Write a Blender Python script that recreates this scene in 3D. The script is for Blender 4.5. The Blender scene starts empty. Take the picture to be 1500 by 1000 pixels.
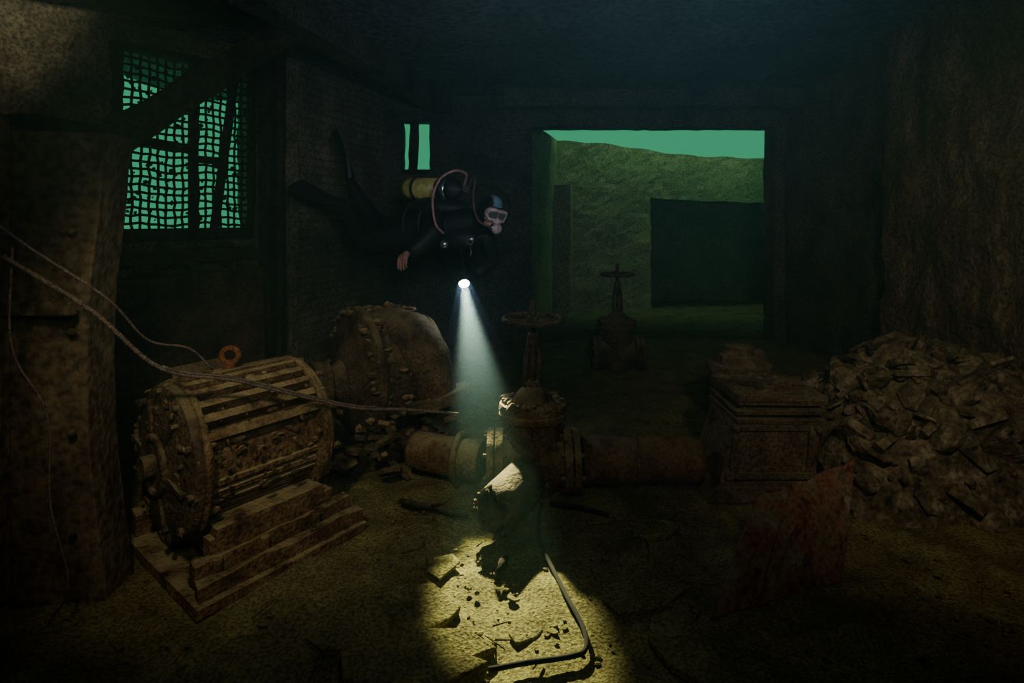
import bpy, bmesh, math, random
from mathutils import Vector, Matrix, Euler, noise
random.seed(7)
V=Vector
COL=bpy.context.scene.collection

# ------------------------------------------------------------------ materials
def surf(name, cols, scale=4.0, rough=0.85, bump=0.5, metal=0.0, silt=0.0, siltcol=(.17,.15,.06), brick=False, fine=40.0, bdist=0.03, streak=False):
    m=bpy.data.materials.new(name); m.use_nodes=True
    nt=m.node_tree; N=nt.nodes; L=nt.links
    b=N['Principled BSDF']; b.inputs['Roughness'].default_value=rough; b.inputs['Metallic'].default_value=metal
    b.inputs['Specular IOR Level'].default_value=0.2
    geo=N.new('ShaderNodeNewGeometry')
    pos=geo.outputs['Position']
    n1=N.new('ShaderNodeTexNoise'); n1.inputs['Scale'].default_value=scale; n1.inputs['Detail'].default_value=8; n1.inputs['Roughness'].default_value=.65
    if streak:
        mp=N.new('ShaderNodeMapping'); mp.inputs['Scale'].default_value=(1,1,.28); L.new(pos,mp.inputs['Vector']); L.new(mp.outputs[0],n1.inputs['Vector'])
    else: L.new(pos,n1.inputs['Vector'])
    r=N.new('ShaderNodeValToRGB'); cr=r.color_ramp
    n=len(cols)
    while len(cr.elements)<n: cr.elements.new(.5)
    for i,c in enumerate(cols):
        cr.elements[i].position=.3+.4*i/max(1,n-1); cr.elements[i].color=(*c,1)
    L.new(n1.outputs['Fac'],r.inputs['Fac'])
    out=r.outputs['Color']
    n2=N.new('ShaderNodeTexNoise'); n2.inputs['Scale'].default_value=fine; n2.inputs['Detail'].default_value=5
    L.new(pos,n2.inputs['Vector'])
    mx=N.new('ShaderNodeMix'); mx.data_type='RGBA'; mx.blend_type='MULTIPLY'; mx.inputs[0].default_value=.75
    rr=N.new('ShaderNodeValToRGB'); rr.color_ramp.elements[0].position=.35; rr.color_ramp.elements[0].color=(.2,.2,.2,1); rr.color_ramp.elements[1].position=.62; rr.color_ramp.elements[1].color=(1.25,1.25,1.25,1)
    L.new(n2.outputs['Fac'],rr.inputs['Fac'])
    L.new(out,mx.inputs[6]); L.new(rr.outputs['Color'],mx.inputs[7]); out=mx.outputs[2]
    hsock=n2.outputs['Fac']
    if brick:
        uv=N.new('ShaderNodeTexCoord')
        bt=N.new('ShaderNodeTexBrick'); bt.inputs['Scale'].default_value=1.0
        bt.inputs['Brick Width'].default_value=.25; bt.inputs['Row Height'].default_value=.08; bt.inputs['Mortar Size'].default_value=.012
        bt.inputs['Color1'].default_value=(1,1,1,1); bt.inputs['Color2'].default_value=(.55,.55,.55,1); bt.inputs['Mortar'].default_value=(.3,.3,.3,1)
        L.new(uv.outputs['UV'],bt.inputs['Vector'])
        m2=N.new('ShaderNodeMix'); m2.data_type='RGBA'; m2.blend_type='MULTIPLY'; m2.inputs[0].default_value=.55
        L.new(out,m2.inputs[6]); L.new(bt.outputs['Color'],m2.inputs[7]); out=m2.outputs[2]
    if silt>0:
        sep=N.new('ShaderNodeSeparateXYZ'); L.new(geo.outputs['Normal'],sep.inputs[0])
        mr=N.new('ShaderNodeMapRange'); mr.inputs[1].default_value=.25; mr.inputs[2].default_value=.9; mr.inputs[3].default_value=0; mr.inputs[4].default_value=silt
        L.new(sep.outputs['Z'],mr.inputs[0])
        mm=N.new('ShaderNodeMath'); mm.operation='MULTIPLY'
        r3=N.new('ShaderNodeMapRange'); r3.inputs[1].default_value=.35; r3.inputs[2].default_value=.55
        L.new(n1.outputs['Fac'],r3.inputs[0]); L.new(mr.outputs[0],mm.inputs[0]); L.new(r3.outputs[0],mm.inputs[1])
        m3=N.new('ShaderNodeMix'); m3.data_type='RGBA'; m3.inputs[7].default_value=(*siltcol,1)
        L.new(mm.outputs[0],m3.inputs[0]); L.new(out,m3.inputs[6]); out=m3.outputs[2]
    L.new(out,b.inputs['Base Color'])
    ad=N.new('ShaderNodeMath'); ad.operation='ADD'; L.new(n1.outputs['Fac'],ad.inputs[0]); 
    ml=N.new('ShaderNodeMath'); ml.operation='MULTIPLY'; ml.inputs[1].default_value=.4; L.new(hsock,ml.inputs[0]); L.new(ml.outputs[0],ad.inputs[1])
    bp=N.new('ShaderNodeBump'); bp.inputs['Strength'].default_value=bump; bp.inputs['Distance'].default_value=bdist
    L.new(ad.outputs[0],bp.inputs['Height']); L.new(bp.outputs['Normal'],b.inputs['Normal'])
    return m
def plain(name,col,rough=.5,metal=0,emit=None,es=0):
    m=bpy.data.materials.new(name); m.use_nodes=True
    nt=m.node_tree; N=nt.nodes; L=nt.links; b=N['Principled BSDF']
    b.inputs['Roughness'].default_value=rough; b.inputs['Metallic'].default_value=metal
    n1=N.new('ShaderNodeTexNoise'); n1.inputs['Scale'].default_value=25; n1.inputs['Detail'].default_value=4
    geo=N.new('ShaderNodeNewGeometry'); L.new(geo.outputs['Position'],n1.inputs['Vector'])
    r=N.new('ShaderNodeValToRGB'); r.color_ramp.elements[0].position=.3; r.color_ramp.elements[1].position=.7
    r.color_ramp.elements[0].color=(*[c*.6 for c in col],1); r.color_ramp.elements[1].color=(*[min(1,c*1.2) for c in col],1)
    L.new(n1.outputs['Fac'],r.inputs['Fac']); L.new(r.outputs['Color'],b.inputs['Base Color'])
    if emit:
        b.inputs['Emission Color'].default_value=(*emit,1); b.inputs['Emission Strength'].default_value=es
    return m

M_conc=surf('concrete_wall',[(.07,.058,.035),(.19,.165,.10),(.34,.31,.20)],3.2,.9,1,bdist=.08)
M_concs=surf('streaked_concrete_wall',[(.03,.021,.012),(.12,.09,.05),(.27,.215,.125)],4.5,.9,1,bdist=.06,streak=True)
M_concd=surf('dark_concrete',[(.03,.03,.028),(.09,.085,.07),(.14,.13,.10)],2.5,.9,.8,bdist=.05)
M_ceil=surf('ceiling_concrete',[(.07,.08,.10),(.12,.14,.17),(.17,.19,.22)],1.5,.9,.6,fine=18)
M_brick=surf('old_brick',[(.10,.085,.065),(.19,.16,.12),(.30,.25,.18)],3,.9,.7,brick=True)
M_green=surf('algae_concrete',[(.19,.20,.11),(.26,.26,.15),(.31,.31,.18)],2.0,.9,.3,bdist=.02)
M_floor=surf('silty_floor',[(.11,.095,.036),(.18,.16,.056),(.28,.255,.085)],5,.95,.7,fine=80,bdist=.03)
M_rust=surf('rusted_iron',[(.04,.022,.012),(.15,.085,.035),(.26,.18,.085)],7,.85,1,silt=.85,siltcol=(.36,.30,.14),fine=60,bdist=.03)
M_rustd=surf('dark_or_shaded_rust',[(.025,.018,.01),(.085,.055,.028),(.15,.11,.055)],6,.8,1,silt=.7,siltcol=(.22,.185,.09),fine=60,bdist=.03)
M_cab=surf('cabinet_rusted_steel',[(.03,.021,.012),(.10,.07,.04),(.17,.13,.07)],6,.8,1,silt=.6,siltcol=(.22,.18,.09),fine=60,bdist=.02)
M_rustr=surf('red_rusted_iron',[(.05,.026,.012),(.17,.085,.035),(.24,.145,.065)],7,.85,1,silt=.5,siltcol=(.24,.19,.085),fine=60,bdist=.02)
M_orange=surf('orange_rust',[(.14,.05,.014),(.28,.115,.038)],12,.8,.6,fine=90,bdist=.01)
M_red=surf('red_primer_plate',[(.07,.045,.03),(.20,.07,.038),(.15,.105,.065),(.36,.29,.19)],9,.8,.9,fine=50,bdist=.02,silt=.4,streak=True)
M_wood=surf('waterlogged_timber_and_floor_shade',[(.012,.009,.006),(.045,.034,.022),(.08,.06,.038)],6,.9,.9,silt=.4,fine=35)
M_col=surf('column_paint',[(.045,.03,.016),(.12,.085,.044),(.19,.14,.075)],5,.8,.8,fine=30,streak=True)
M_rub=surf('rubble',[(.03,.023,.014),(.12,.093,.05),(.36,.31,.2)],9,.9,.9,silt=.45,siltcol=(.20,.165,.08),fine=45,bdist=.03)
M_rope=surf('old_rope',[(.08,.06,.045),(.22,.17,.13)],30,.9,.5,fine=150,bdist=.004)
M_cable=plain('black_cable',(.012,.011,.008),.95)
M_mesh=surf('fouled_wire_mesh',[(.01,.015,.012),(.03,.04,.03)],20,.9,.5)
M_suit=plain('black_neoprene',(.010,.010,.013),.6)
M_suit2=plain('dark_webbing',(.022,.022,.027),.6)
M_fin=plain('fin_rubber',(.012,.012,.014),.5)
M_skin=plain('face_skin',(.62,.34,.27),.55)
M_glove=plain('hand_skin',(.50,.25,.21),.6)
M_mask=plain('mask_silicone',(.80,.58,.55),.4)
M_glass=plain('mask_glass',(.12,.15,.17),.1)
M_blue=plain('hood_blue',(.2,.34,.42),.6)
M_tank=plain('yellow_tank',(.66,.58,.16),.4)
M_hose=plain('pink_hose',(.58,.28,.26),.5)
M_hosed=plain('dark_hose',(.18,.09,.09),.5)
M_chrome=plain('chrome',(.6,.6,.6),.25,.9)
M_lens=plain('torch_lens',(1,1,1),.3,0,(.85,.93,1),150)

# ------------------------------------------------------------------ mesh builder
def basis(d,up=V((0,0,1))):
    d=V(d).normalized()
    if abs(d.dot(up))>.98: up=V((0,1,0))
    x=up.cross(d).normalized(); y=d.cross(x).normalized()
    return Matrix((x,y,d)).transposed().to_4x4()
class MB:
    def __init__(s): s.bm=bmesh.new(); s.M=Matrix.Identity(4)
    def _mi(s,vs,mi):
        fs=set()
        for v in vs:
            for f in v.link_faces: fs.add(f)
        for f in fs: f.material_index=mi
    def box(s,c,size,rot=None,mi=0,jit=0):
        R=rot if rot is not None else Matrix.Identity(4)
        m=s.M@Matrix.Translation(c)@R@Matrix.Diagonal((*size,1))
        r=bmesh.ops.create_cube(s.bm,size=1,matrix=m)
        if jit:
            for v in r['verts']: v.co+=V([random.uniform(-jit,jit) for _ in range(3)])
        s._mi(r['verts'],mi); return r['verts']
    def beam(s,p0,p1,w,h,mi=0,jit=0,nseg=1):
        p0=V(p0);p1=V(p1); d=p1-p0
        m=basis(d)
        rings=[]
        for i in range(nseg+1):
            p=p0+d*i/nseg; ring=[]
            for sx,sy in((-1,-1),(1,-1),(1,1),(-1,1)):
                q=p+(m@V((sx*w/2,sy*h/2,0)))+V([random.uniform(-jit,jit) for _ in range(3)])
                ring.append(s.bm.verts.new(s.M@q))
            rings.append(ring)
        fs=[]
        for a,b in zip(rings,rings[1:]):
            for k in range(4): fs.append(s.bm.faces.new((a[k],a[(k+1)%4],b[(k+1)%4],b[k])))
        fs.append(s.bm.faces.new(rings[0][::-1])); fs.append(s.bm.faces.new(rings[-1]))
        for f in fs: f.material_index=mi
    def lathe(s,prof,origin=(0,0,0),axis=(0,0,1),seg=32,mi=0,jit=0,a0=0,a1=2*math.pi,scale=(1,1)):
        m=Matrix.Translation(origin)@basis(axis)
        full=abs(a1-a0-2*math.pi)<1e-4
        rings=[]
        n=seg if full else seg+1
        for r,h in prof:
            ring=[]
            for k in range(n):
                a=a0+(a1-a0)*k/seg
                rr=r*(1+(random.uniform(-jit,jit)))
                ring.append(s.bm.verts.new(s.M@(m@V((rr*math.cos(a)*scale[0],rr*math.sin(a)*scale[1],h)))))
            rings.append(ring)
        for a,b in zip(rings,rings[1:]):
            for k in range(seg):
                f=s.bm.faces.new((a[k],a[(k+1)%n],b[(k+1)%n],b[k])); f.material_index=mi; f.smooth=True
        if full:
            if prof[0][0]>1e-4: f=s.bm.faces.new(rings[0][::-1]); f.material_index=mi
            if prof[-1][0]>1e-4: f=s.bm.faces.new(rings[-1]); f.material_index=mi
    def cyl(s,p0,p1,r0,r1=None,seg=20,mi=0,jit=0):
        p0=V(p0);p1=V(p1); L=(p1-p0).length
        s.lathe([(r0,0),(r1 if r1 is not None else r0,L)],p0,p1-p0,seg,mi,jit)
    def tube(s,pts,r,seg=8,mi=0,jit=0,closed=False):
        pts=[V(p) for p in pts]; n=len(pts); rings=[]
        prev=None
        for i,p in enumerate(pts):
            if closed: d=pts[(i+1)%n]-pts[i-1]
            else: d=pts[min(i+1,n-1)]-pts[max(i-1,0)]
            d.normalize()
            if prev is None:
                x=V((0,0,1)).cross(d)
                if x.length<.1: x=V((0,1,0)).cross(d)
            else: x=prev-d*prev.dot(d)
            x.normalize(); prev=x; y=d.cross(x)
            rad=r[i] if isinstance(r,(list,tuple)) else r
            ring=[s.bm.verts.new(s.M@(p+(x*math.cos(2*math.pi*k/seg)+y*math.sin(2*math.pi*k/seg))*rad*(1+random.uniform(-jit,jit)))) for k in range(seg)]
            rings.append(ring)
        rg=list(zip(rings,rings[1:]))+([(rings[-1],rings[0])] if closed else [])
        for a,b in rg:
            for k in range(seg):
                f=s.bm.faces.new((a[k],a[(k+1)%seg],b[(k+1)%seg],b[k])); f.smooth=True; f.material_index=mi
        if not closed:
            f=s.bm.faces.new(rings[0][::-1]); f.material_index=mi
            f=s.bm.faces.new(rings[-1]); f.material_index=mi
    def torus(s,c,axis,R,r,seg=32,mi=0,jit=0,rs=8):
        m=basis(axis); c=V(c)
        s.tube([c+(m@V((R*math.cos(2*math.pi*k/seg),R*math.sin(2*math.pi*k/seg),0))) for k in range(seg)],r,rs,mi,jit,True)
    def ball(s,c,size,rot=None,mi=0,sub=3,jit=0):
        R=rot if rot is not None else Matrix.Identity(4)
        m=s.M@Matrix.Translation(c)@R@Matrix.Diagonal((*size,1))
        r=bmesh.ops.create_icosphere(s.bm,subdivisions=sub,radius=1,matrix=m)
        cc=s.M@V(c)
        for v in r['verts']:
            if jit: v.co+=(v.co-cc)*random.uniform(-jit,jit)
        s._mi(r['verts'],mi)
        for v in r['verts']:
            for f in v.link_faces: f.smooth = (jit<.05)
    def slab(s,c,rx,ry,th,rot,mi=0,n=None):
        n=n or random.randint(4,7)
        R=Matrix.Translation(c)@rot
        top=[];bot=[]
        for k in range(n):
            a=2*math.pi*(k+random.uniform(-.3,.3))/n; q=random.uniform(.7,1.1)
            top.append(s.bm.verts.new(s.M@(R@V((rx*q*math.cos(a),ry*q*math.sin(a),th/2+random.uniform(-.2,.2)*th)))))
            bot.append(s.bm.verts.new(s.M@(R@V((rx*q*math.cos(a)*.95,ry*q*math.sin(a)*.95,-th/2)))))
        fs=[s.bm.faces.new(top),s.bm.faces.new(bot[::-1])]
        for k in range(n): fs.append(s.bm.faces.new((top[k],bot[k],bot[(k+1)%n],top[(k+1)%n])))
        for f in fs: f.material_index=mi
    def done(s,name,mats,bevel=0,parent=None,sub=0):
        bmesh.ops.recalc_face_normals(s.bm,faces=s.bm.faces)
        me=bpy.data.meshes.new(name); 
        co=[v.co.copy() for v in s.bm.verts]
        lo=V([min(c[i] for c in co) for i in range(3)]); hi=V([max(c[i] for c in co) for i in range(3)])
        c=(lo+hi)/2
        for v in s.bm.verts: v.co-=c
        s.bm.to_mesh(me); s.bm.free()
        for m in (mats if isinstance(mats,list) else [mats]): me.materials.append(m)
        o=bpy.data.objects.new(name,me); COL.objects.link(o); o.location=c
        if bevel:
            b=o.modifiers.new('bevel','BEVEL'); b.width=bevel; b.segments=2; b.limit_method='ANGLE'; b.angle_limit=.7
        if sub:
            q=o.modifiers.new('sub','SUBSURF'); q.levels=sub; q.render_levels=sub
        if parent: setpar(o,parent)
        return o
def setpar(o,p):
    o.parent=p; o.matrix_parent_inverse=Matrix.Translation(p.location).inverted()
def empty(name,loc):
    e=bpy.data.objects.new(name,None); e.location=loc; e.empty_display_size=.1; COL.objects.link(e); return e
def fn(p,sc=1.0,o=4): return noise.fractal(V(p)*sc,1.0,2.0,o)
def smooth(pts,n=8):
    pts=[V(p) for p in pts]; out=[]
    P=[pts[0]*2-pts[1]]+pts+[pts[-1]*2-pts[-2]]
    for i in range(1,len(P)-2):
        a,b,c,d=P[i-1:i+3]
        for k in range(n):
            t=k/n; out.append(.5*((2*b)+(c-a)*t+(2*a-5*b+4*c-d)*t*t+(3*b-a-3*c+d)*t**3))
    out.append(pts[-1]); return out

# ------------------------------------------------------------------ shell
def lin(brk,step):
    out=[]
    for a,b in zip(brk,brk[1:]):
        n=max(1,round((b-a)/step)); out+= [a+(b-a)*k/n for k in range(n)]
    return out+[brk[-1]]
def wall(name,p0,p1,z0,z1,mat,holes=(),step=.1,amp=.03,th=.3,flip=False,ragged=0,topfn=None,sc=2.0):
    p0=V((*p0,0));p1=V((*p1,0)); L=(p1-p0).length; d=(p1-p0)/L; nrm=V((d.y,-d.x,0))*(-1 if flip else 1)
    sb=sorted({0,L,*[h[0] for h in holes],*[h[1] for h in holes]}); zb=sorted({z0,z1,*[h[2] for h in holes],*[h[3] for h in holes]})
    S=lin(sb,step); Z=lin(zb,step)
    bm=bmesh.new(); uvl=bm.loops.layers.uv.new('uv'); vv={}; uvd={}
    def gv(i,j):
        if (i,j) not in vv:
            p=p0+d*S[i]; z=Z[j]
            if topfn: z=z0+(z-z0)*(topfn(S[i])-z0)/(z1-z0)
            p=V((p.x,p.y,z)); q=fn(p,sc)*amp+fn(p,sc*5,2)*amp*.4
            edge=any((abs(S[i]-h[0])<1e-5 or abs(S[i]-h[1])<1e-5) and h[2]-1e-5<=Z[j]<=h[3]+1e-5 or (abs(Z[j]-h[2])<1e-5 or abs(Z[j]-h[3])<1e-5) and h[0]-1e-5<=S[i]<=h[1]+1e-5 for h in holes)
            if edge and ragged: p+=d*random.uniform(-ragged,ragged)+V((0,0,random.uniform(-ragged,ragged)*.6))
            vv[i,j]=bm.verts.new(p+nrm*q); uvd[vv[i,j]]=(S[i],Z[j])
        return vv[i,j]
    for i in range(len(S)-1):
        for j in range(len(Z)-1):
            sm=(S[i]+S[i+1])/2; zm=(Z[j]+Z[j+1])/2
            if any(h[0]<sm<h[1] and h[2]<zm<h[3] for h in holes): continue
            q=[gv(i,j),gv(i+1,j),gv(i+1,j+1),gv(i,j+1)]
            f=bm.faces.new(q)
            for l in f.loops: l[uvl].uv=uvd[l.vert]
    bm.normal_update()
    r=bmesh.ops.extrude_face_region(bm,geom=list(bm.faces))
    for e in r['geom']:
        if isinstance(e,bmesh.types.BMVert): e.co-=nrm*th
    bmesh.ops.recalc_face_normals(bm,faces=bm.faces)
    me=bpy.data.meshes.new(name); bm.to_mesh(me); bm.free(); me.materials.append(mat)
    o=bpy.data.objects.new(name,me); COL.objects.link(o); return o
ZC=3.1
A0=V((-3.9,3.06)); A1=V((-2.1,5.35)); LA=(A1-A0).length; dA=(A1-A0)/LA
def sA(p): return (V(p)-A0).dot(dA)
s0=sA((-2.97,4.24))-.09; s1=sA((-2.41,4.95))+.05
wall('wall_left',A0,A1,-.05,ZC+.05,M_conc,[(s0,s1,1.44,2.86)],.06,.05,.25,ragged=.01)
wall('wall_left_brick',A1,(-1.6,6.95),-.05,ZC+.05,M_brick,[],.1,.03,.25)
wall('wall_left_near',(-3.9,-1.5),A0,-.05,ZC+.05,M_conc,[],.2,.03,.25)
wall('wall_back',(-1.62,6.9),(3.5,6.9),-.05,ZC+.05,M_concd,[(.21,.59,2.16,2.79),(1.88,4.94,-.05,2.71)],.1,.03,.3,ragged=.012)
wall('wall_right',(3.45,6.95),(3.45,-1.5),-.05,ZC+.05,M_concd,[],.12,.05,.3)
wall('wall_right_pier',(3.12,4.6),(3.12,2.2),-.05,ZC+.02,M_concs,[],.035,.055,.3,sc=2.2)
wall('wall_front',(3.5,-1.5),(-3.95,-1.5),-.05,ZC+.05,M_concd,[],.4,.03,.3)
wall('wall_passage_side',(.05,7.22),(.78,9.2),-.05,2.95,M_green,[],.1,.02,.3,topfn=lambda s:2.95-.04*s)
wall('wall_passage_end',(.72,9.2),(5.4,9.5),-.05,3.0,M_green,[(1.65,3.8,-.05,2.12)],.08,.02,.3,ragged=.012,topfn=lambda s:2.86-.085*s+.03*math.sin(s*2.1)+.012*math.sin(s*9))
wall('wall_passage_far',(.5,10.4),(6,10.4),-.05,2.3,M_concd,[],.4,.03,.2)
mb=MB(); mb.box((3.2,9.98,2.32),(5.4,1.05,.14)); mb.box((.6,9.95,1.1),(.2,1,2.3)); mb.box((5.6,8.7,1.4),(.25,3.6,2.8)); mb.box((2.6,8.0,3.22),(6.4,1.75,.2)); mb.done('passage_light_blocker',M_concd,.01)  # unseen slabs added to keep outside light off the passage and recess
wall('wall_passage_buttress',(.95,8.9),(1.02,9.2),-.05,2.1,M_green,[],.1,.02,.35)

def grid(name,x0,x1,y0,y1,step,zf,mat,th=-.25):
    bm=bmesh.new(); X=lin([x0,x1],step); Y=lin([y0,y1],step)
    g=[[bm.verts.new((x,y,zf(x,y))) for y in Y] for x in X]
    for i in range(len(X)-1):
        for j in range(len(Y)-1): f=bm.faces.new((g[i][j],g[i+1][j],g[i+1][j+1],g[i][j+1])); f.smooth=True
    r=bmesh.ops.extrude_face_region(bm,geom=list(bm.faces))
    for e in r['geom']:
        if isinstance(e,bmesh.types.BMVert): e.co.z+=th
    bmesh.ops.recalc_face_normals(bm,faces=bm.faces)
    me=bpy.data.meshes.new(name); bm.to_mesh(me); bm.free(); me.materials.append(mat)
    o=bpy.data.objects.new(name,me); COL.objects.link(o); return o
grid('ceiling',-4.2,3.8,-1.8,7.2,.1,lambda x,y:ZC+.02*fn((x,y,0),2),M_ceil,.25)
def fz(x,y):
    z=.03*fn((x*1.0,y,3),1.6)+.016*fn((x,y,9),6,3)
    return z-.005
grid('floor',-4.3,3.8,-1.8,7.0,.035,fz,M_floor,-.2)
grid('floor_passage',-.3,5.9,7.0,10.5,.1,fz,M_wood,-.2)  # dark timber material puts shade into the passage floor colour

mb=MB()
mb.beam((-3.35,2.5,2.98),(-1.6,4.25,3.15),.5,.3,0,.02,8)
mb.done('ceiling_beam',M_wood,.01)
mb=MB(); mb.beam((-1.62,3.3,2.98),(-.85,6.9,2.98),.22,.24,0,.008,10); mb.done('ceiling_beam.001',M_concd,.01)
mb=MB(); mb.beam((-.1,6.6,3.0),(3.45,6.6,3.0),.22,.22,0,.008,10); mb.done('ceiling_beam.002',M_concd,.01)

e=empty('window_1',V((-2.69,4.6,2.15)))
nA=V((dA.y,-dA.x))
def wp(s,z,off=0): 
    p=A0+dA*s+nA*off; return V((p.x,p.y,z))
mb=MB(); 
W=s1-s0
mb.beam(wp(s0,1.42),wp(s1,1.42),.10,.1); mb.beam(wp(s0,2.88),wp(s1,2.88),.1,.06)
mb.beam(wp(s0,1.4),wp(s0,2.9),.05,.08); mb.beam(wp(s1,1.4),wp(s1,2.9),.05,.08)
mb.beam(wp(s0+W*.52,1.42,.02),wp(s0+W*.52,2.86,.02),.045,.085)
mb.beam(wp(s0+W*.66,1.42,.06),wp(s0+W*.84,2.88,.06),.05,.07)
mb.beam(wp(s0+W*.5,2.05,.02),wp(s0+W*.74,2.05,.02),.05,.06); mb.beam(wp(s0,2.17,.02),wp(s0+W*.5,2.12,.02),.05,.06)
mb.done('frame',M_wood,.004,e)
bm=bmesh.new(); nx=17; nz=23
g=[[bm.verts.new(wp(s0+W*i/nx+random.uniform(-.009,.009),1.44+1.43*j/nz+random.uniform(-.008,.008)+.012*math.sin(i*.7),-.06)) for j in range(nz+1)] for i in range(nx+1)]
for i in range(nx):
    for j in range(nz): bm.faces.new((g[i][j],g[i+1][j],g[i+1][j+1],g[i][j+1]))
me=bpy.data.meshes.new('mesh_screen'); bm.to_mesh(me); bm.free(); me.materials.append(M_mesh)
o=bpy.data.objects.new('mesh_screen',me); COL.objects.link(o); w=o.modifiers.new('w','WIREFRAME'); w.thickness=.021; w.use_replace=True
setpar(o,e)
mb=MB()
for _ in range(210):
    mb.ball(wp(s0+W*random.random(),1.44+1.4*random.random(),-.06),(random.uniform(.008,.022),)*3,mi=0,sub=1,jit=.3)
mb.done('mesh_fouling',M_mesh,0,e)
mb=MB()
x0=-1.41;x1=-1.03
mb.beam((x0,6.95,2.14),(x1,6.95,2.14),.1,.06); mb.beam((x0,6.95,2.8),(x1,6.95,2.8),.1,.05)
mb.beam((-1.26,6.95,2.14),(-1.24,6.95,2.8),.11,.06,0,.008,6); mb.beam((x0,6.95,2.14),(x0,6.95,2.8),.04,.05,0,.008,6); mb.beam((x1,6.95,2.14),(x1,6.95,2.8),.03,.05,0,.006,6)
mb.done('window_2',M_wood,.003)
mb=MB()
mb.beam(wp(s0-.3,1.25,.14),wp(s1-.05,1.25,.14),.2,.10,0,.012,8)
for k in range(90):
    s=random.uniform(s0-.5,s1-.05); mb.slab(wp(s,random.uniform(.75,1.33),random.uniform(.12,.28)),random.uniform(.05,.13),random.uniform(.04,.08),random.uniform(.04,.07),Euler((random.uniform(-.4,.4),random.uniform(-.4,.4),random.uniform(0,3))).to_matrix().to_4x4())
mb.beam(wp(s0-.6,.55,.2),wp(s1-.05,.55,.2),.26,1.1,0,.02,8)
mb.done('broken_brick_ledge',M_rustd,.008)
mb=MB(); mb.beam(wp(s1+.10,0,.12),wp(s1+.10,ZC,.12),.10,.16,0,.008,10); mb.beam(wp(s1+.20,0,.16),wp(s1+.20,ZC,.16),.05,.1,0,.005,8); mb.done('timber_post',M_wood,.006)
mb=MB(); mb.beam((-2.38,3.0,1.86),(-1.62,3.95,2.92),.13,.19,0,.01,10); mb.box((-2.0,3.40,2.26),(.04,.04,.05),mi=1); mb.done('diagonal_timber_brace',[M_wood,M_orange],.008)

# foreground column (bowed)
mb=MB()
Z=[i*.12-.02 for i in range(17)]
rings=[]
for z in Z:
    xe=-1.64-.09*math.sin(math.pi*min(1,max(0,(z+.02)/1.9)))+.02*fn((0,0,z*3))
    ring=[mb.bm.verts.new(p) for p in [(xe,2.22,z),(xe-.03,2.42,z),(-2.7,2.5,z),(-2.72,2.14+.02*fn((1,z,0),3),z),(-2.2,2.16+.015*fn((2,z,0),3),z),(-1.9,2.18+.015*fn((3,z,1),3),z)]]
    rings.append(ring)
for a,b in zip(rings,rings[1:]):
    for k in range(6): mb.bm.faces.new((a[k],a[(k+1)%6],b[(k+1)%6],b[k]))
mb.bm.faces.new(rings[0][::-1]); mb.bm.faces.new(rings[-1])
mb.box((-2.0,2.14,1.0),(.03,.05,1.9),jit=.004); mb.box((-1.86,2.13,1.2),(.3,.04,.05),jit=.004)
for z in (.3,.7,1.1,1.5): mb.ball((-1.75,2.17,z),(.02,.02,.02),sub=1)
mb.beam((-2.85,2.3,2.0),(-1.80,2.34,1.90),.24,.12,1,.01,8)
mb.done('riveted_column',[M_col,M_wood],.006)

# ------------------------------------------------------------------ electric motor
d=V((.62,.785,0)).normalized(); side=V((0,0,1)).cross(d)
MM=Matrix.Translation((-1.34,2.68,.47))@Matrix((d,side,V((0,0,1)))).transposed().to_4x4()
mb=MB(); mb.M=MM
X=(1,0,0)
mb.lathe([(.27,-.26),(.275,-.24),(.275,.24),(.27,.26)],(0,0,0),X,48,0,.006)
def rib(a,h,t,x0=-.27,x1=.25,r0=.265,mi=0):
    R=Matrix.Rotation(a,4,'X')
    mb.box(R@V(((x0+x1)/2,0,r0+h/2)),(x1-x0,t,h),R,mi,jit=.004)
for k in range(8): rib(math.radians(-26+k*12.5),.085,.034)
for k in range(4): rib(math.radians(-82+k*12.5),.055,.022)
for k in range(6): rib(math.radians(100+k*10),.03,.02)
for k in range(4): rib(math.radians(-150+k*14),.03,.02)
mb.lathe([(.0,-.37),(.07,-.37),(.13,-.365),(.15,-.36),(.25,-.35),(.30,-.335),(.335,-.325),(.345,-.30),(.335,-.27),(.28,-.26)],(0,0,0),X,48,1,.01)  # darker material on this end paints in its shade
mb.lathe([(.28,.25),(.335,.26),(.34,.30),(.31,.33),(.22,.37),(.12,.39),(.10,.44),(0,.44)],(0,0,0),X,48,0,.004)
for xx,n in((-.33,10),(.33,10)):
    for k in range(n):
        a=2*math.pi*k/n+.2; c=V((xx,.31*math.cos(a),.31*math.sin(a)))
        mb.cyl(c-V((.02,0,0)),c+V((.03,0,0)),.016,None,6,1)
for k in range(6):
    a=2*math.pi*k/6+.2; mb.box(V((-.352,.21*math.cos(a),.21*math.sin(a))),(.03,.02,.14),Matrix.Rotation(a-math.pi/2,4,'X'),1)
mb.cyl((-.42,0,0),(-.36,0,0),.05,None,16,1)
mb.torus((-.365,0,0),X,.12,.018,24,1)
mb.torus((-.275,0,0),X,.335,.018,40,0,.25); mb.torus((.27,0,0),X,.335,.018,40,0,.2)
for sy in(-1,1):
    mb.beam((-.24,sy*.22,-.3),(.26,sy*.22,-.3),.18,.14,0,.006,3)
    mb.beam((-.26,sy*.27,-.37),(.32,sy*.27,-.37),.06,.20,0,.006,3)
mb.beam((-.33,-.31,-.37),(.40,-.31,-.37),.05,.07,0,.01,6)
mb.beam((-.35,-.39,-.42),(.42,-.39,-.42),.05,.09,0,.01,6)
mb.beam((-.34,.34,-.39),(.4,.34,-.39),.08,.12,0,.006,4)
mb.box((.02,0,-.45),(.80,.90,.04),jit=.012)
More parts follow.
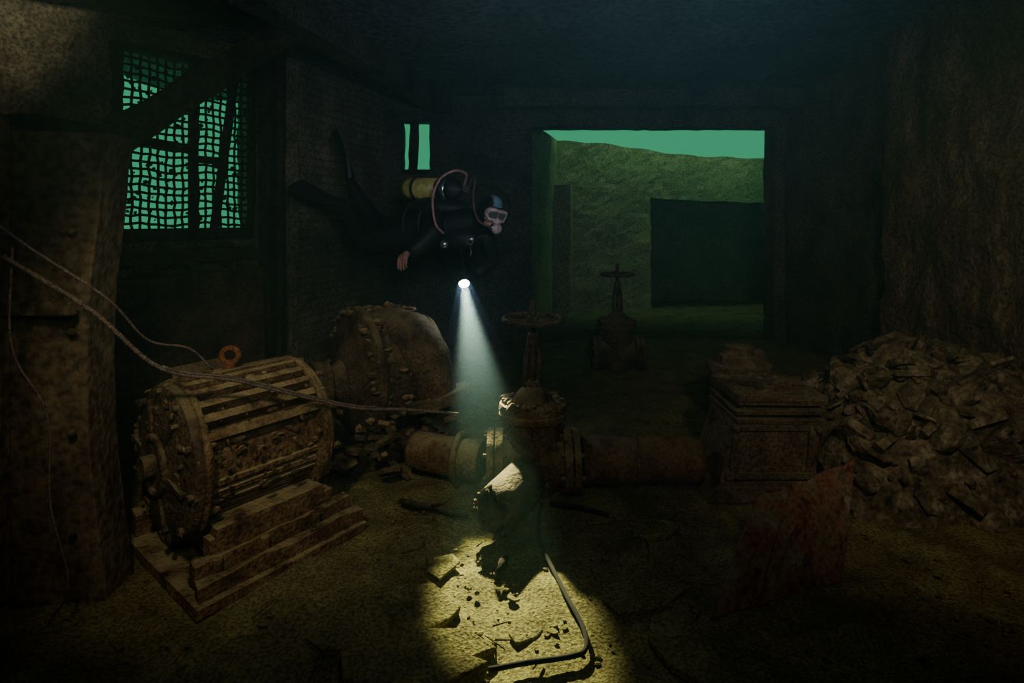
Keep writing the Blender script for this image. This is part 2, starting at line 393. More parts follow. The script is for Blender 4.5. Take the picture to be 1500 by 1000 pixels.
for xx in(-.25,-.05,.2): mb.cyl((xx,-.35,-.40),(xx,-.35,-.33),.02,None,6,0)
mb.box((-.02,.30,.16),(.24,.14,.2),Matrix.Rotation(-.6,4,'X'),1,.004); mb.box((-.02,.36,.21),(.27,.03,.23),Matrix.Rotation(-.6,4,'X'),1,.004)
mb.cyl((-.02,.05,.28),(-.02,.05,.38),.03,.022,12,2); mb.torus((-.02,.05,.405),(.6,1,0),.037,.014,20,2)
for k in range(260):
    a=math.radians(random.uniform(-110,120)); R=Matrix.Rotation(a,4,'X'); p=R@V((random.uniform(-.33,.3),0,.29 if random.random()<.5 else .335))
    mb.ball(p,(random.uniform(.006,.03),random.uniform(.006,.022),random.uniform(.004,.012)),R,random.choice((0,0,1)),1,.35)
for k in range(50):
    a=random.uniform(0,6.3); q=random.uniform(.05,.33); mb.ball((-.352,q*math.cos(a),q*math.sin(a)),(random.uniform(.006,.015),random.uniform(.01,.04),random.uniform(.01,.03)),None,random.choice((0,1,1)),1,.35)
mb.done('electric_motor',[M_rust,M_rustd,M_orange],.004)

# ------------------------------------------------------------------ pump
dp=V((.80,.60,0)).normalized(); sp=V((0,0,1)).cross(dp)
PM=Matrix.Translation((-.99,3.66,.52))@Matrix((dp,sp,V((0,0,1)))).transposed().to_4x4()
mb=MB(); mb.M=PM
mb.lathe([(.0,-.16),(.16,-.16),(.2,-.13),(.34,-.10),(.40,-.08),(.44,-.07),(.445,-.03),(.42,-.01),(.40,.02),(.415,.12),(.40,.22),(.36,.31),(.30,.37),(.27,.40),(.34,.41),(.34,.45),(.2,.46),(.18,.50),(0,.50)],(0,0,0),X,44,0,.02,scale=(1,1))
mb.tube(smooth([(.15,-.10,.28),(.22,-.30,.24),(.28,-.42,.08),(.30,-.46,-.10)],6),[.16]*6+[.15]*6+[.13]*7,18,0,.03)
mb.cyl((.30,-.455,-.08),(.31,-.47,-.14),.21,None,24,0,.04)
for k in range(8):
    a=2*math.pi*k/8; mb.ball((.30+.18*math.cos(a),-.46+.18*math.sin(a),-.07),(.02,.02,.02),None,1,1)
for k in range(12):
    a=2*math.pi*k/12; c=V((-.09,.40*math.cos(a),.40*math.sin(a))); mb.cyl(c-V((.03,0,0)),c,.018,None,6,0)
mb.lathe([(.16,-.14),(.12,-.18),(.10,-.24),(.15,-.25),(.15,-.30),(.15,-.31),(.15,-.35),(.06,-.355),(.06,-.40)],(0,0,-.03),X,24,0,.02)
mb.beam((-.35,0,-.47),(.5,0,-.47),.6,.1,0,.015,5)
mb.beam((.1,-.25,-.3),(.1,.25,-.3),.3,.38,0,.015,3)
for k in range(150):
    a=random.uniform(-.6,math.pi); q=random.uniform(.38,.43); xx=random.uniform(-.1,.3); mb.ball((xx,-q*math.cos(a),q*math.sin(a)),(random.uniform(.01,.06),random.uniform(.01,.05),random.uniform(.01,.03)),None,random.choice((0,0,1)),1,.35)
for k in range(60): mb.slab((random.uniform(-.4,.5),random.uniform(-.6,-.1),random.uniform(-.46,-.15)),random.uniform(.04,.1),random.uniform(.03,.07),.03,Euler([random.uniform(-.8,.8) for _ in range(3)]).to_matrix().to_4x4(),random.choice((0,0,1)))
mb.done('centrifugal_pump',[M_rustd,M_rust],.004)

# ------------------------------------------------------------------ gate valve
def gate_valve(name,x,y,z0,sc,mats,tilt=0):
    mb=MB(); mb.M=Matrix.Translation((x,y,z0))@Matrix.Rotation(tilt,4,'Y')@Matrix.Scale(sc,4)
    mb.cyl((-.2,0,.17),(.2,0,.17),.135,None,28,0,.012)
    for s in(-1,1):
        mb.cyl((s*.17,0,.17),(s*.215,0,.17),.18,None,28,0,.02); mb.cyl((s*.222,0,.17),(s*.26,0,.17),.18,None,28,0,.02)
        for k in range(8):
            a=2*math.pi*k/8+.2; mb.cyl((s*.15,.155*math.cos(a),.17+.155*math.sin(a)),(s*.28,.155*math.cos(a),.17+.155*math.sin(a)),.013,None,6,0)
    mb.lathe([(.10,.0),(.15,.02),(.165,.15),(.15,.3),(.14,.41),(.19,.42),(.195,.455),(.185,.46),(.185,.465),(.195,.47),(.19,.505),(.12,.515),(.10,.55),(.07,.585),(.04,.6),(.04,.63),(.0,.63)],(0,0,0),(0,0,1),32,0,.03,scale=(1,.8))
    for k in range(8):
        a=2*math.pi*k/8; mb.cyl((.165*math.cos(a),.13*math.sin(a),.40),(.165*math.cos(a),.13*math.sin(a),.53),.014,None,6,0)
    for s in(-1,1): mb.tube([(s*.038,0,.56),(s*.04,0,.66),(s*.036,0,.78),(s*.02,0,.84)],[.018,.016,.014,.016],8,1)
    mb.cyl((0,0,.82),(0,0,.9),.035,.03,16,1); mb.cyl((0,0,.6),(0,0,1.09),.018,None,12,1); mb.cyl((0,0,1.0),(0,0,1.03),.022,None,6,1)
    mb.cyl((0,0,.95),(0,0,1.0),.032,None,16,1)
    mb.torus((0,0,.98),(0,0,1),.165,.015,40,1,.2,8)
    for k in range(5):
        a=2*math.pi*k/5+.3; c=V((math.cos(a),math.sin(a),0))
        mb.tube([V((0,0,.97))+c*.02,V((0,0,.965))+c*.09,V((0,0,.98))+c*.162],[.013,.010,.011],6,1)
    for k in range(60):
        a=random.uniform(0,6.3); r=random.uniform(.05,.2); mb.ball((r*math.cos(a),r*math.sin(a)*.8,.5+.01),(random.uniform(.015,.04),random.uniform(.015,.04),random.uniform(.01,.03)),sub=1,jit=.3,mi=0)
    for k in range(50):
        a=random.uniform(0,6.3); mb.ball((.16*math.cos(a),.13*math.sin(a),random.uniform(.02,.42)),(random.uniform(.01,.03),)*3,sub=1,jit=.3,mi=1)
    return mb.done(name,mats,.003)
gate_valve('gate_valve',.12,3.12,-.005,1.0,[M_rust,M_rustd])
gate_valve('gate_valve.001',1.08,5.6,.0,1.0,[M_rustd,M_rustd])
mb=MB()
mb.tube([(.40,3.12,.165),(.6,3.12,.165),(.8,3.13,.165),(1.0,3.14,.163),(1.06,3.15,.16)],.128,28,0,.01)
mb.torus((.7,3.125,.165),(1,0,0),.13,.01,28,0,.1); 
mb.done('rusty_water_pipe',[M_rustr],0)
mb=MB()
mb.tube(smooth([(-.17,3.12,.165),(-.3,3.16,.165),(-.48,3.24,.165),(-.58,3.29,.165)],5),.11,24,0,.01)
mb.torus((-.3,3.16,.165),(1,-.3,0),.13,.02,28,0,.1)
mb.done('rusty_water_pipe.001',[M_rust],0)
mb=MB()
p0=V((.08,2.90,.17)); p1=V((-.09,2.64,.13)); D=(p1-p0); Bm=basis(D); Ls=D.length
seg=40; ro=.112; ri=.094
out=[];inn=[]
for t in (0,.25,.5,.75,1):
    o_=[];i_=[]
    for k in range(seg):
        a=2*math.pi*k/seg; tear=0
        if t==1: tear=.07*fn((math.cos(a)*1.5,math.sin(a)*1.5,4),1.0)+.012*random.uniform(-1,1)
        h=Ls*t+tear; q=Bm@V((math.cos(a),math.sin(a),0)); wv=1+.02*random.uniform(-1,1)
        o_.append(mb.bm.verts.new(p0+q*ro*wv+D.normalized()*h)); i_.append(mb.bm.verts.new(p0+q*ri*wv+D.normalized()*h))
    out.append(o_); inn.append(i_)
for R_ in (out,inn):
    for a,b in zip(R_,R_[1:]):
        for k in range(seg): f=mb.bm.faces.new((a[k],a[(k+1)%seg],b[(k+1)%seg],b[k])); f.smooth=True
for k in range(seg): mb.bm.faces.new((out[-1][k],out[-1][(k+1)%seg],inn[-1][(k+1)%seg],inn[-1][k])); 
mb.bm.faces.new(out[0])
for k in range(10):
    a=random.uniform(0,6.28); q=Bm@V((math.cos(a),math.sin(a),0)); mb.ball(p1+q*.108,(random.uniform(.006,.014),)*3,sub=1,jit=.4)
mb.done('broken_pipe_stub',[M_rustd],0)

# ------------------------------------------------------------------ right side: cabinet, rubble, plate
mb=MB()
def frus(c0,s0_,c1,s1_,mi=0):
    r=[]
    for c,s_ in((c0,s0_),(c1,s1_)):
        r.append([mb.bm.verts.new((c[0]+sx*s_[0]/2,c[1]+sy*s_[1]/2,c[2])) for sx,sy in((-1,-1),(1,-1),(1,1),(-1,1))])
    for k in range(4): mb.bm.faces.new((r[0][k],r[0][(k+1)%4],r[1][(k+1)%4],r[1][k])).material_index=mi
    mb.bm.faces.new(r[0][::-1]); mb.bm.faces.new(r[1])
frus((1.37,3.2,0),(.60,.46,0),(1.42,3.2,.08),(.57,.44,0))
frus((1.40,3.2,.08),(.53,.40,0),(1.47,3.2,.42),(.47,.36,0))
for z,w in((.42,.50),(.47,.49),(.52,.48)): mb.box((1.48,3.2,z+.015),(w,.42,.022),jit=.006)
frus((1.48,3.2,.42),(.40,.34,0),(1.48,3.2,.55),(.40,.34,0))
mb.box((1.48,3.2,.565),(.49,.43,.03),jit=.006)
for z in(.14,.40): mb.box((1.42+.08*(z>.2)*.5,2.995+.03*(z>.2)*.5,z),(.50,.02,.035))
for xx in(1.2,1.62): mb.box((xx+.02,2.998,.27),(.035,.02,.28),Matrix.Rotation(.09,4,'Y'))
for xx in(1.2,1.64): 
    for z in(.14,.40): mb.cyl((xx+.03,2.965,z),(xx+.03,3.0,z),.014,None,6)
for k in range(60): mb.ball((random.uniform(1.25,1.7),random.uniform(3.0,3.4),.58),(random.uniform(.01,.035),random.uniform(.01,.03),random.uniform(.005,.012)),None,0,1,.3)
mb.done('rusty_electrical_cabinet',[M_cab],.003)
mb=MB()
mb.lathe([(.20,0),(.2,.46),(.22,.48),(.22,.54),(.16,.58),(.1,.60),(.1,.66),(0,.66)],(1.60,3.85,0),(0,0,1),20,0,.02); mb.cyl((1.42,3.78,.56),(1.76,3.88,.56),.07,None,14)
mb.done('rusty_pump_housing',[M_cab],.004)

CX,CY=2.47,3.33
def hz(x,y):
    a=max(0,1-((x-CX)/.74)**2); b=max(0,1-((y-CY)/.56)**2)
    return (.74+.10*fn((x,y,7),1.8))*(a*b)**.55
mb=MB()
bm=mb.bm; X_=lin([1.76,2.98],.05); Y_=lin([2.75,3.9],.05)
g=[[bm.verts.new((x,y,hz(x,y)+.06*fn((x,y,1),4)+.03*fn((x,y,5),12)-.04)) for y in Y_] for x in X_]
for i in range(len(X_)-1):
    for j in range(len(Y_)-1): bm.faces.new((g[i][j],g[i+1][j],g[i+1][j+1],g[i][j+1]))
n=0
while n<340:
    x=random.uniform(1.80,2.94); y=random.uniform(2.76,3.8); h=hz(x,y)
    if h<.03: continue
    n+=1
    R=Euler((random.uniform(-1,1),random.uniform(-1,1),random.uniform(0,6))).to_matrix().to_4x4()
    big=random.random()**2.5
    if n%2: mb.ball((x,y,h+.0),(.015+.12*big,.012+.09*big,.010+.06*big),R,0,2,.16)
    else: mb.slab((x,y,h+random.uniform(-.02,.05)),.03+.16*big,.02+.10*big,random.uniform(.012,.05),R,0)
for k in range(14):
    x=random.uniform(1.9,2.7); y=random.uniform(2.9,3.4); z=hz(x,y)+.03; a=random.uniform(0,6.3); L_=random.uniform(.12,.25)
    mb.tube(smooth([(x,y,z),(x+.5*L_*math.cos(a),y+.5*L_*math.sin(a),z+random.uniform(0,.08)),(x+L_*math.cos(a),y+L_*math.sin(a),z+random.uniform(-.08,.04))],5),.012,6,0,.2)
mb.done('rubble_pile',[M_rub],.003)

mb=MB()
c=[V((.78,2.12,0.0)),V((1.42,2.34,0.0)),V((1.62,2.58,.41)),V((1.12,2.50,.27))]
nrm=(c[1]-c[0]).cross(c[3]-c[0]).normalized()*.02
nu,nv=16,10
def pl(u,v): 
    p=c[0].lerp(c[1],u).lerp(c[3].lerp(c[2],u),v); 
    return p+nrm*(1.2*fn((u*4,v*4,0),1))+ (V((0,0,.008*math.sin(u*20)+.015*fn((u*9,0,0)))) if v==1 else V((0,0,0)))
g=[[mb.bm.verts.new(pl(i/nu,j/nv)) for j in range(nv+1)] for i in range(nu+1)]
fs=[]
for i in range(nu):
    for j in range(nv): fs.append(mb.bm.faces.new((g[i][j],g[i+1][j],g[i+1][j+1],g[i][j+1])))
r=bmesh.ops.extrude_face_region(mb.bm,geom=fs)
for q in r['geom']:
    if isinstance(q,bmesh.types.BMVert): q.co-=nrm
for k in (.3,.72):
    a=pl(k,0.05)+nrm*.4; b=pl(k,.95)+nrm*.4; mb.beam(a,b,.02,.012,0,.003,3)
mb.done('rusted_red_plate',[M_red],0)

# ------------------------------------------------------------------ ropes, cable, sticks
mb=MB()
ptsr=smooth([(-1.72,1.85,1.42),(-1.50,1.95,1.22),(-1.38,2.15,.96),(-1.18,2.33,.86),(-.98,2.55,.72),(-.80,2.8,.58),(-.60,2.95,.52),(-.45,3.02,.485),(-.30,3.05,.46)],8)
mb.tube(ptsr,.0075,8,0,.12)
mb.tube([p+V((.004,0,.010)) for p in ptsr[16:44]],.005,6,0,.12)
for k in range(0,len(ptsr)-1,1):
    mb.torus(ptsr[k],ptsr[k+1]-ptsr[k]+V((.008,.0,.008)),.007,.003,8,0,0,5)
mb.done('mooring_rope',[M_rope],0)
mb=MB(); mb.tube(smooth([(-1.78,1.85,1.56),(-1.68,1.9,1.45),(-1.52,2.05,1.25),(-1.50,2.25,1.05),(-1.42,2.4,.98),(-1.37,2.5,.86)],8),.005,8,0,.12)
mb.tube(smooth([(-1.72,1.88,1.45),(-1.74,1.9,1.1),(-1.66,1.95,.85),(-1.69,2.0,.5),(-1.64,2.02,.2),(-1.75,2.06,.02)],6),.004,8,0,.12)
mb.done('mooring_rope.001',[M_rope],0)
mb=MB(); mb.tube(smooth([(.16,2.92,.03),(.14,2.8,.03),(.13,2.6,.03),(.17,2.4,.03),(.22,2.2,.03),(.265,2.03,.03),(.26,1.93,.03),(.2,1.89,.035),(.05,1.87,.03),(-.08,1.84,.03)],8),.009,8,0,.05)
mb.done('rubber_cable',[M_cable],0)
mb=MB(); mb.tube([(-.60,2.92,.04),(-.50,2.86,.05),(-.4,2.85,.045),(-.3,2.78,.05),(-.22,2.77,.04)],[.015,.014,.016,.014,.010],7,0,.15); mb.tube([(-.42,2.85,.05),(-.36,2.80,.09),(-.3,2.82,.12)],[.01,.009,.006],6,0,.15)
mb.tube([(-.06,2.32,.03),(-.04,2.38,.05),(-.02,2.44,.04)],[.012,.02,.01],7,0,.2)
mb.tube([(.2,2.90,.04),(.34,2.85,.05),(.5,2.8,.03)],[.01,.012,.01],7,0,.2)
mb.done('sunken_branch',[M_wood],0)
mb=MB()
I=lambda a,b,c_:Euler((a,b,c_)).to_matrix().to_4x4()
for (x,y,rx,ry,th,r) in [(-.45,2.08,.34,.2,.05,(.03,.04,.3)),(-.75,2.0,.3,.16,.06,(.05,-.03,1.0)),(-.25,1.93,.2,.1,.07,(.1,.1,.2)),(-.9,1.85,.3,.15,.06,(.0,.06,.1)),(-.35,1.80,.28,.12,.1,(.0,.06,.1)),
    (.55,2.25,.2,.12,.03,(.05,0,.5)),(.35,2.55,.16,.1,.03,(0,.06,.9)),(.7,2.7,.15,.1,.03,(.06,0,.1)),(-.30,2.42,.12,.08,.02,(.06,.03,1.2)),(.6,1.95,.22,.13,.04,(.04,.02,2)),(.05,2.03,.08,.05,.015,(.04,.05,.3))]:
    mb.slab((x,y,th*.35),rx,ry,th,I(*r),0,n=random.randint(5,8))
mb.done('broken_floor_slabs',[M_floor],.006)
mb=MB()
cnt=0
avoid=[(-1.36,2.68,.68),(-.93,3.62,.75),(.12,3.12,.4),(1.42,3.2,.45),(.7,3.12,.3),(1.2,2.45,.5),(2.4,3.2,.85),(-.4,3.2,.25),(1.62,3.8,.3),(1.08,5.6,.35),(-.05,2.75,.2)]
while cnt<1100:
    x=random.uniform(-1.9,2.2); y=random.uniform(1.75,4.9); s_=random.uniform(.003,.015)
    if any((x-a)**2+(y-b)**2<r_*r_ for a,b,r_ in avoid): continue
    cnt+=1
    if random.random()<.7: mb.ball((x,y,.008),(s_,s_*.8,s_*.6),None,0,1,.3)
    else: mb.slab((x,y,.008),s_*2,s_*1.2,.008,I(random.uniform(-.15,.15),random.uniform(-.15,.15),random.uniform(0,6)),0)
for k in range(60):
    x=random.uniform(-1.0,1.2); y=random.uniform(1.8,2.9); a=random.uniform(0,6.3); l_=random.uniform(.03,.12)
    if any((x-a_)**2+(y-b_)**2<r_*r_ for a_,b_,r_ in avoid): continue
    mb.tube([(x,y,.02),(x+l_*math.cos(a),y+l_*math.sin(a),.025)],[.004,.0025],6,0,.2)
mb.done('scattered_debris',[M_floor],0)

# ------------------------------------------------------------------ diver
D=empty('scuba_diver',V((-.55,4.35,1.5)))
def skin(name,chains,mat,sub=2):
    vs=[];es=[];rad=[];roots=[]
    for ch in chains:
        off=len(vs); roots.append(off)
        for p,r in ch[0]: vs.append(V(p)); rad.append(r)
        for a,b in ch[1]: es.append((a+off,b+off))
    me=bpy.data.meshes.new(name); me.from_pydata(vs,es,[]); me.update()
    me.materials.append(mat)
    o=bpy.data.objects.new(name,me); COL.objects.link(o)
    mo=o.modifiers.new('skin','SKIN'); mo.use_smooth_shade=True
    for i,sv in enumerate(me.skin_vertices[0].data):
        r=rad[i]; sv.radius=(r,r) if not isinstance(r,tuple) else r; sv.use_root=(i in roots)
    s=o.modifiers.new('sub','SUBSURF'); s.levels=sub; s.render_levels=sub
    setpar(o,D); return o
pelv=(-.86,4.52,1.44)
body=[(pelv,.155),((-.68,4.42,1.47),.15),((-.50,4.30,1.49),.175),((-.36,4.21,1.51),.16),((-.26,4.15,1.54),.085),((-.20,4.11,1.57),.08),
 ((-.58,4.10,1.46),.095),((-.71,4.02,1.32),.068),((-.775,4.005,1.30),.045),
 ((-.22,4.36,1.44),.095),((-.14,4.18,1.22),.068),((-.28,4.03,1.14),.045),
 ((-.93,4.42,1.40),.12),((-1.22,4.56,1.36),.095),((-1.42,4.72,1.60),.07),((-1.46,4.76,1.70),.05),
 ((-.93,4.66,1.42),.12),((-1.22,4.84,1.52),.09),((-1.44,4.93,1.82),.068),((-1.47,4.95,1.90),.05)]
ed=[(0,1),(1,2),(2,3),(3,4),(4,5),(2,6),(6,7),(7,8),(3,9),(9,10),(10,11),(0,12),(12,13),(13,14),(14,15),(0,16),(16,17),(17,18),(18,19)]
skin('drysuit_body',[(body,ed)],M_suit)
def hand(name,wrist,fdir,back,curl,mat,thumbside=1,sc=1.0):
    f=V(fdir).normalized(); b=V(back); b=(b-f*b.dot(f)).normalized(); l=f.cross(b)*thumbside
    w=V(wrist); ch=[]
    palm=[(w,(.026*sc,.02*sc)),(w+f*.03*sc,(.034*sc,.018*sc)),(w+f*.065*sc,(.040*sc,.016*sc)),(w+f*.085*sc,(.038*sc,.013*sc))]
    ch.append((palm,[(0,1),(1,2),(2,3)]))
    for i,(off,L_) in enumerate([(.030,.072),(.010,.08),(-.011,.074),(-.031,.058)]):
        p=w+f*.075*sc+l*off*sc; a=0; v=[(p,.010*sc)]; 
        for j,fr in enumerate((.42,.32,.26)):
            a+=curl*(.55+.15*j+.06*i); dd=f*math.cos(a)-b*math.sin(a); p=p+dd*L_*fr*sc*1.15; v.append((p,(.0095-.001*j)*sc))
        ch.append((v,[(0,1),(1,2),(2,3)]))
    p=w+f*.028*sc+l*.026*sc; v=[(p,.013*sc)]
    for j,(fr) in enumerate((.03,.028,.024)):
        dd=(f*.6+l*(.75-.35*j)-b*(.35+.3*j)).normalized(); p=p+dd*fr*sc*1.1; v.append((p,(.0115-.001*j)*sc))
    ch.append((v,[(0,1),(1,2),(2,3)]))
    return skin(name,ch,mat,2)
hand('right_hand',(-.765,4.0,1.31),(-.25,-.55,-.6),(-.3,-.7,.5),.55,M_glove,1)
tdir=V((.32,-1.63,-1.08)).normalized()
hand('left_hand',(-.285,4.02,1.14),(-.75,-.55,-.25),(.1,-.5,.85),1.0,M_suit2,1)
mb=MB()
lp=V((-.34,3.88,1.085))
mb.lathe([(.0,-.15),(.022,-.15),(.024,-.06),(.03,-.045),(.042,-.03),(.045,-.002),(.037,-.002),(.036,-.006)],lp,tdir,24,0)
mb.lathe([(.036,-.006),(.036,-.004),(0,-.003)],lp,tdir,24,1)
for k in range(5): mb.torus(lp+tdir*(-.075-.012*k),tdir,.024,.003,16,0)
mb.done('dive_torch',[M_suit2,M_lens],0,D)
def fin(name,a,tip,wv):
    mb=MB(); a=V(a);tip=V(tip); ax=(tip-a); wv=V(wv); wv=(wv-ax*(wv.dot(ax)/ax.length_squared)).normalized(); nr=ax.normalized().cross(wv)
    prof=[(0,.045,.035),(.12,.055,.04),(.25,.055,.03),(.4,.075,.012),(.7,.10,.008),(.95,.115,.005),(1,.10,.003)]
    rings=[]
    for t,hw,hh in prof:
        p=a+ax*t+nr*.05*math.sin(t*2.2)
        rings.append([mb.bm.verts.new(p+wv*hw*x+nr*hh*y) for x,y in((-1,-.4),(-.9,-1),(0,-.6 if t>.3 else -1),(.9,-1),(1,-.4),(1,.4),(.9,1),(0,.6 if t>.3 else 1),(-.9,1),(-1,.4))])
    for r0,r1 in zip(rings,rings[1:]):
        for k in range(10): f=mb.bm.faces.new((r0[k],r0[(k+1)%10],r1[(k+1)%10],r1[k])); f.smooth=True
    mb.bm.faces.new(rings[0][::-1]); mb.bm.faces.new(rings[-1])
    return mb.done(name,[M_fin],0,D,1)
fin('fin_1',(-1.44,4.75,1.66),(-1.94,4.85,1.90),(.1,.7,.45)); fin('fin_2',(-1.46,4.95,1.88),(-1.66,4.95,2.34),(.55,-.8,.1))
td=V((-.36,.22,.02)).normalized(); tc=V((-.40,4.24,1.775)); tb=tc+td*.52
mb=MB()
mb.lathe([(.0,-.02),(.03,-.02),(.035,0),(.06,.02),(.085,.06),(.088,.10)],tc,td,32,1)
mb.lathe([(.088,.10),(.088,.20)],tc,td,32,1)
mb.lathe([(.088,.20),(.088,.50),(.075,.55),(.0,.565)],tc,td,32,0)
mb.lathe([(.090,.10),(.0905,.10),(.0915,.15),(.090,.15)],tc,td,32,2); mb.lathe([(.090,.42),(.0905,.42),(.0915,.45),(.090,.45)],tc,td,32,1)
mb.cyl(tc-td*.02,tc-td*.08,.016,None,12,2); mb.cyl(tc-td*.06+V((0,-.06,0)),tc-td*.06+V((0,.06,0)),.02,None,12,2); mb.cyl(tc-td*.06+V((0,-.10,0)),tc-td*.06+V((0,-.06,0)),.028,None,12,1)
mb.cyl(tc-td*.10,tc-td*.05,.032,None,16,2)
mb.done('air_tank',[M_tank,M_suit2,M_chrome],0,D)
mb=MB()
R=basis(td)
mb.ball((-.58,4.36,1.64),(.19,.085,.28),R,0,3); mb.ball((-.40,4.16,1.40),(.10,.09,.16),R,0,3); mb.ball((-.34,4.33,1.42),(.1,.09,.16),R,0,3)
for q in(.0,.18,.34):
    c0=V((-.48,4.28,1.50))+td*q; mb.torus(c0,td,.178,.012,28,0)
mb.ball((-.30,4.05,1.40),(.02,.012,.02),None,1,2); mb.torus((-.31,4.03,1.38),(0,1,.2),.022,.005,16,1)
mb.tube([(-.31,4.03,1.36),(-.30,4.02,1.30),(-.31,4.02,1.27)],.006,6,1)
mb.ball((-.50,4.02,1.36),(.035,.02,.035),None,1,2)
mb.done('buoyancy_vest',[M_suit2,M_chrome],0,D)
fw=V((.45,-.82,-.35)).normalized(); upv=V((.25,0,1)); zx=(upv-fw*upv.dot(fw)).normalized(); xx=(-fw).cross(zx)
HM=Matrix.Translation((-.16,4.06,1.60))@Matrix((xx,-fw,zx)).transposed().to_4x4()@Matrix.Scale(1.08,4)
mb=MB(); mb.M=HM
bmh=mb.bm; r=bmesh.ops.create_uvsphere(bmh,u_segments=32,v_segments=24,radius=1)
for v in r['verts']:
    x,y,z=v.co; 
    sx=.078*(1-.18*max(0,-z)); sy=.098; sz=.12
    nx_=x*sx; ny=y*sy; nz_=z*sz
    if y<0 and z<0: ny*=1-.1*abs(z)
    if z<-.5: ny-= .012
    if y<-.55: ny=min(ny,-.06)*.9-.006
    v.co=HM@V((nx_,ny,nz_))
for f in bmh.faces:
    f.smooth=True; c_=HM.inverted()@f.calc_center_median()
    f.material_index=1 if (c_.y<-.055 and abs(c_.x)<.055 and -.085<c_.z<.05) else (2 if (c_.z>.055 and abs(c_.x)<.035) else 0)
mb.ball((0,-.105,-.015),(.014,.02,.022),None,1,2); mb.ball((0,-.088,-.085),(.025,.018,.018),None,1,2)
mb.ball((0,-.10,-.048),(.024,.010,.006),None,1,2); mb.ball((0,-.099,-.058),(.020,.010,.006),None,1,2)
for s in(-1,1):
    mb.ball((s*.03,-.093,.018),(.012,.009,.009),None,5,2); mb.ball((s*.082,.0,0),(.012,.022,.03),None,0,2); mb.ball((s*.04,-.08,-.03),(.02,.018,.025),None,1,2)
pts=[(-.07,-.085,.0),(-.066,-.10,.035),(-.03,-.115,.045),(0,-.118,.042),(.03,-.115,.045),(.066,-.10,.035),(.07,-.085,.0),(.055,-.105,-.022),(.022,-.122,-.020),(.016,-.128,-.03),(0,-.132,-.034),(-.016,-.128,-.03),(-.022,-.122,-.020),(-.055,-.105,-.022)]
P_=[V(p) for p in pts]; n_=len(P_); sm=[]
for i in range(n_):
    a,b,c_,d_=P_[i-1],P_[i],P_[(i+1)%n_],P_[(i+2)%n_]
    for k in range(4):
        t=k/4; sm.append(.5*((2*b)+(c_-a)*t+(2*a-5*b+4*c_-d_)*t*t+(3*b-a-3*c_+d_)*t**3))
mb.tube(sm,.011,8,3,0,True)
mb.tube([p+V((0,.02,0)) for p in sm],.010,8,3,0,True)
for s in(-1,1): mb.ball((s*.034,-.108,.012),(.030,.005,.026),Matrix.Rotation(s*.25,4,'Z'),4,3)
mb.ball((0,-.125,-.018),(.017,.018,.02),None,3,3)
mb.tube([(-.07,-.08,.01),(-.085,-.02,.015),(-.08,.05,.02),(0,.103,.025),(.08,.05,.02),(.085,-.02,.015),(.07,-.08,.01)],.008,6,0)
mb.cyl((0,-.10,-.06),(0,-.145,-.065),.018,None,12,0)
mb.lathe([(0,.035),(.02,.035),(.034,.022),(.036,.0),(.03,-.01),(0,-.01)],(0,-.145,-.065),(0,-1,-.1),24,3)
mb.cyl((-.05,-.15,-.065),(.05,-.15,-.065),.012,None,10,5)
mb.done('head',[M_suit,M_skin,M_blue,M_mask,M_glass,M_chrome],0,D)
rp=HM@V((-.05,-.15,-.065)); rp2=HM@V((.05,-.15,-.065)); t0=tc-td*.06
mb=MB()
mb.tube(smooth([t0+V((-.02,-.05,.02)),(-.34,4.06,1.88),(-.42,4.0,1.90),(-.52,3.97,1.84),(-.57,3.95,1.72),(-.57,3.95,1.60),(-.55,3.97,1.50),(-.50,4.0,1.44)],6),.009,10,0)
mb.done('inflator_hose',[M_hose],0,D)
mb=MB()
mb.tube(smooth([t0+V((.02,-.05,.02)),(-.29,4.06,1.86),(-.27,4.0,1.84),(-.28,3.95,1.70),(-.26,3.92,1.58),(-.22,3.90,1.52),rp],6),.008,8,0)
mb.tube(smooth([t0,(-.20,4.1,1.80),(-.05,4.05,1.72),(-.02,3.98,1.60),rp2],6),.008,8,1)
mb.tube(smooth([(-.42,4.10,1.42),(-.37,4.0,1.30),(-.35,3.98,1.20),(-.34,3.97,1.12)],6),.006,8,1)
mb.done('regulator_hose',[M_hosed,M_cable],0,D)

# ------------------------------------------------------------------ silty water and beam haze (volumes)
def vol(name,dens,col,an,falloff=None):
    wm=bpy.data.materials.new(name); wm.use_nodes=True; nt=wm.node_tree
    for n_ in list(nt.nodes):
        if n_.type!='OUTPUT_MATERIAL': nt.nodes.remove(n_)
    om=nt.nodes[0]
    vs_=nt.nodes.new('ShaderNodeVolumeScatter'); vs_.inputs['Color'].default_value=(*col,1); vs_.inputs['Density'].default_value=dens; vs_.inputs['Anisotropy'].default_value=an
    if falloff:
        ge=nt.nodes.new('ShaderNodeNewGeometry'); dv=nt.nodes.new('ShaderNodeVectorMath'); dv.operation='DISTANCE'; dv.inputs[1].default_value=falloff[0]
        nt.links.new(ge.outputs['Position'],dv.inputs[0]); mr=nt.nodes.new('ShaderNodeMapRange'); mr.interpolation_type='SMOOTHSTEP'
        mr.inputs[1].default_value=0; mr.inputs[2].default_value=falloff[1]; mr.inputs[3].default_value=dens; mr.inputs[4].default_value=0.0
        nt.links.new(dv.outputs['Value'],mr.inputs[0]); nt.links.new(mr.outputs[0],vs_.inputs['Density'])
    nt.links.new(vs_.outputs[0],om.inputs['Volume']); return wm
mb=MB(); mb.lathe([(.05,0),(.05+1.4*math.tan(math.radians(12)),1.4)],lp+tdir*.005,tdir,40,0); mb.done('torch_beam_haze',[vol('beam_haze_volume',.20,(.42,.60,1),.2,(tuple(lp),1.4))],0)  # haze cone added in the beam's shape, thinning away from the lens
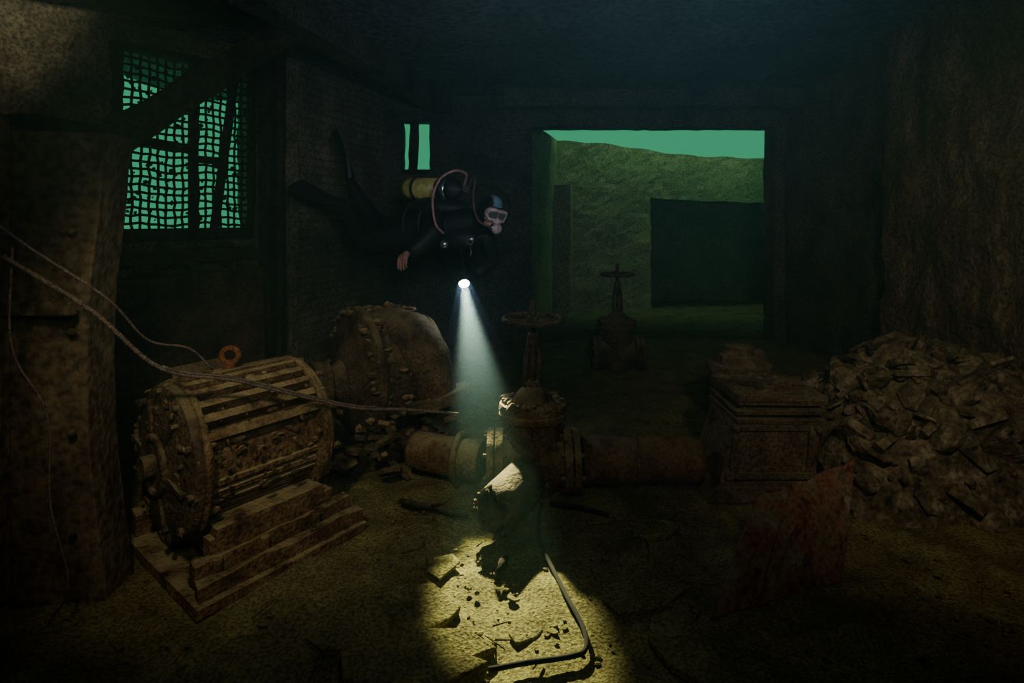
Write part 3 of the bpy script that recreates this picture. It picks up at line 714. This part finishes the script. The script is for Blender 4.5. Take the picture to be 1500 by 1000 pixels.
mb=MB(); mb.box((.75,4.2,1.6),(9.4,11.1,3.6)); mb.done('murky_water',[vol('murky_green_water',.024,(.35,.80,.72),.1)],0)

# ------------------------------------------------------------------ lights
def light(name,typ,loc,tgt,power,col,**k):
    l=bpy.data.lights.new(name,typ); l.energy=power; l.color=col
    for a,b in k.items(): setattr(l,a,b)
    o=bpy.data.objects.new(name,l); COL.objects.link(o); o.location=loc
    o.rotation_euler=(V(tgt)-V(loc)).to_track_quat('-Z','Y').to_euler(); return o
tl=light('torch_light','SPOT',lp+tdir*.012,lp+tdir*2,980,(.96,1,.52),spot_size=math.radians(21),spot_blend=.7,shadow_soft_size=.025)
setpar(tl,D)
light('strobe_light','SPOT',(-.75,.6,2.3),(-1.2,2.9,.62),88,(1,.88,.60),spot_size=math.radians(52),spot_blend=1,shadow_soft_size=.1)
light('strobe_light.001','SPOT',(.9,.5,2.2),(2.5,3.2,1.05),95,(1,.85,.60),spot_size=math.radians(72),spot_blend=1,shadow_soft_size=.12)
light('strobe_light.002','SPOT',(-.9,.3,1.9),(-3.7,3.1,3.2),400,(1,.94,.68),spot_size=math.radians(33),spot_blend=.8,shadow_soft_size=.1)
light('fill_light','SPOT',(.2,.2,2.0),(-.3,4,1.2),34,(.95,.97,.85),spot_size=math.radians(105),spot_blend=1,shadow_soft_size=.2)  # general fill added near the camera, not a strobe of its own
light('ceiling_fill_light','SPOT',(.3,.3,1.9),(.4,5.5,3.2),100,(.58,.74,1),spot_size=math.radians(82),spot_blend=1,shadow_soft_size=.2)  # bluish fill added to brighten the ceiling
light('brick_fill_light','SPOT',(-.3,.5,2.3),(-1.9,6.0,2.1),55,(.95,.92,.8),spot_size=math.radians(18),spot_blend=1,shadow_soft_size=.1)  # narrow fill added to lift the brick wall behind the diver
light('daylight_shaft','AREA',(2.6,9.0,3.6),(2.6,9.22,1.8),13,(.45,1,.42),shape='RECTANGLE',size=4,size_y=.2,spread=math.radians(100))

w=bpy.data.worlds.new('green_water_world'); bpy.context.scene.world=w; w.use_nodes=True
bg=w.node_tree.nodes['Background']; bg.inputs['Color'].default_value=(.06,.60,.27,1); bg.inputs['Strength'].default_value=.62

cam=bpy.data.cameras.new('camera'); co=bpy.data.objects.new('camera',cam); COL.objects.link(co)
co.location=(0,0,1.55); co.rotation_euler=(math.pi/2,0,0); cam.sensor_width=36; cam.lens=19.2; cam.shift_y=-.12; cam.clip_start=.02
bpy.context.scene.camera=co
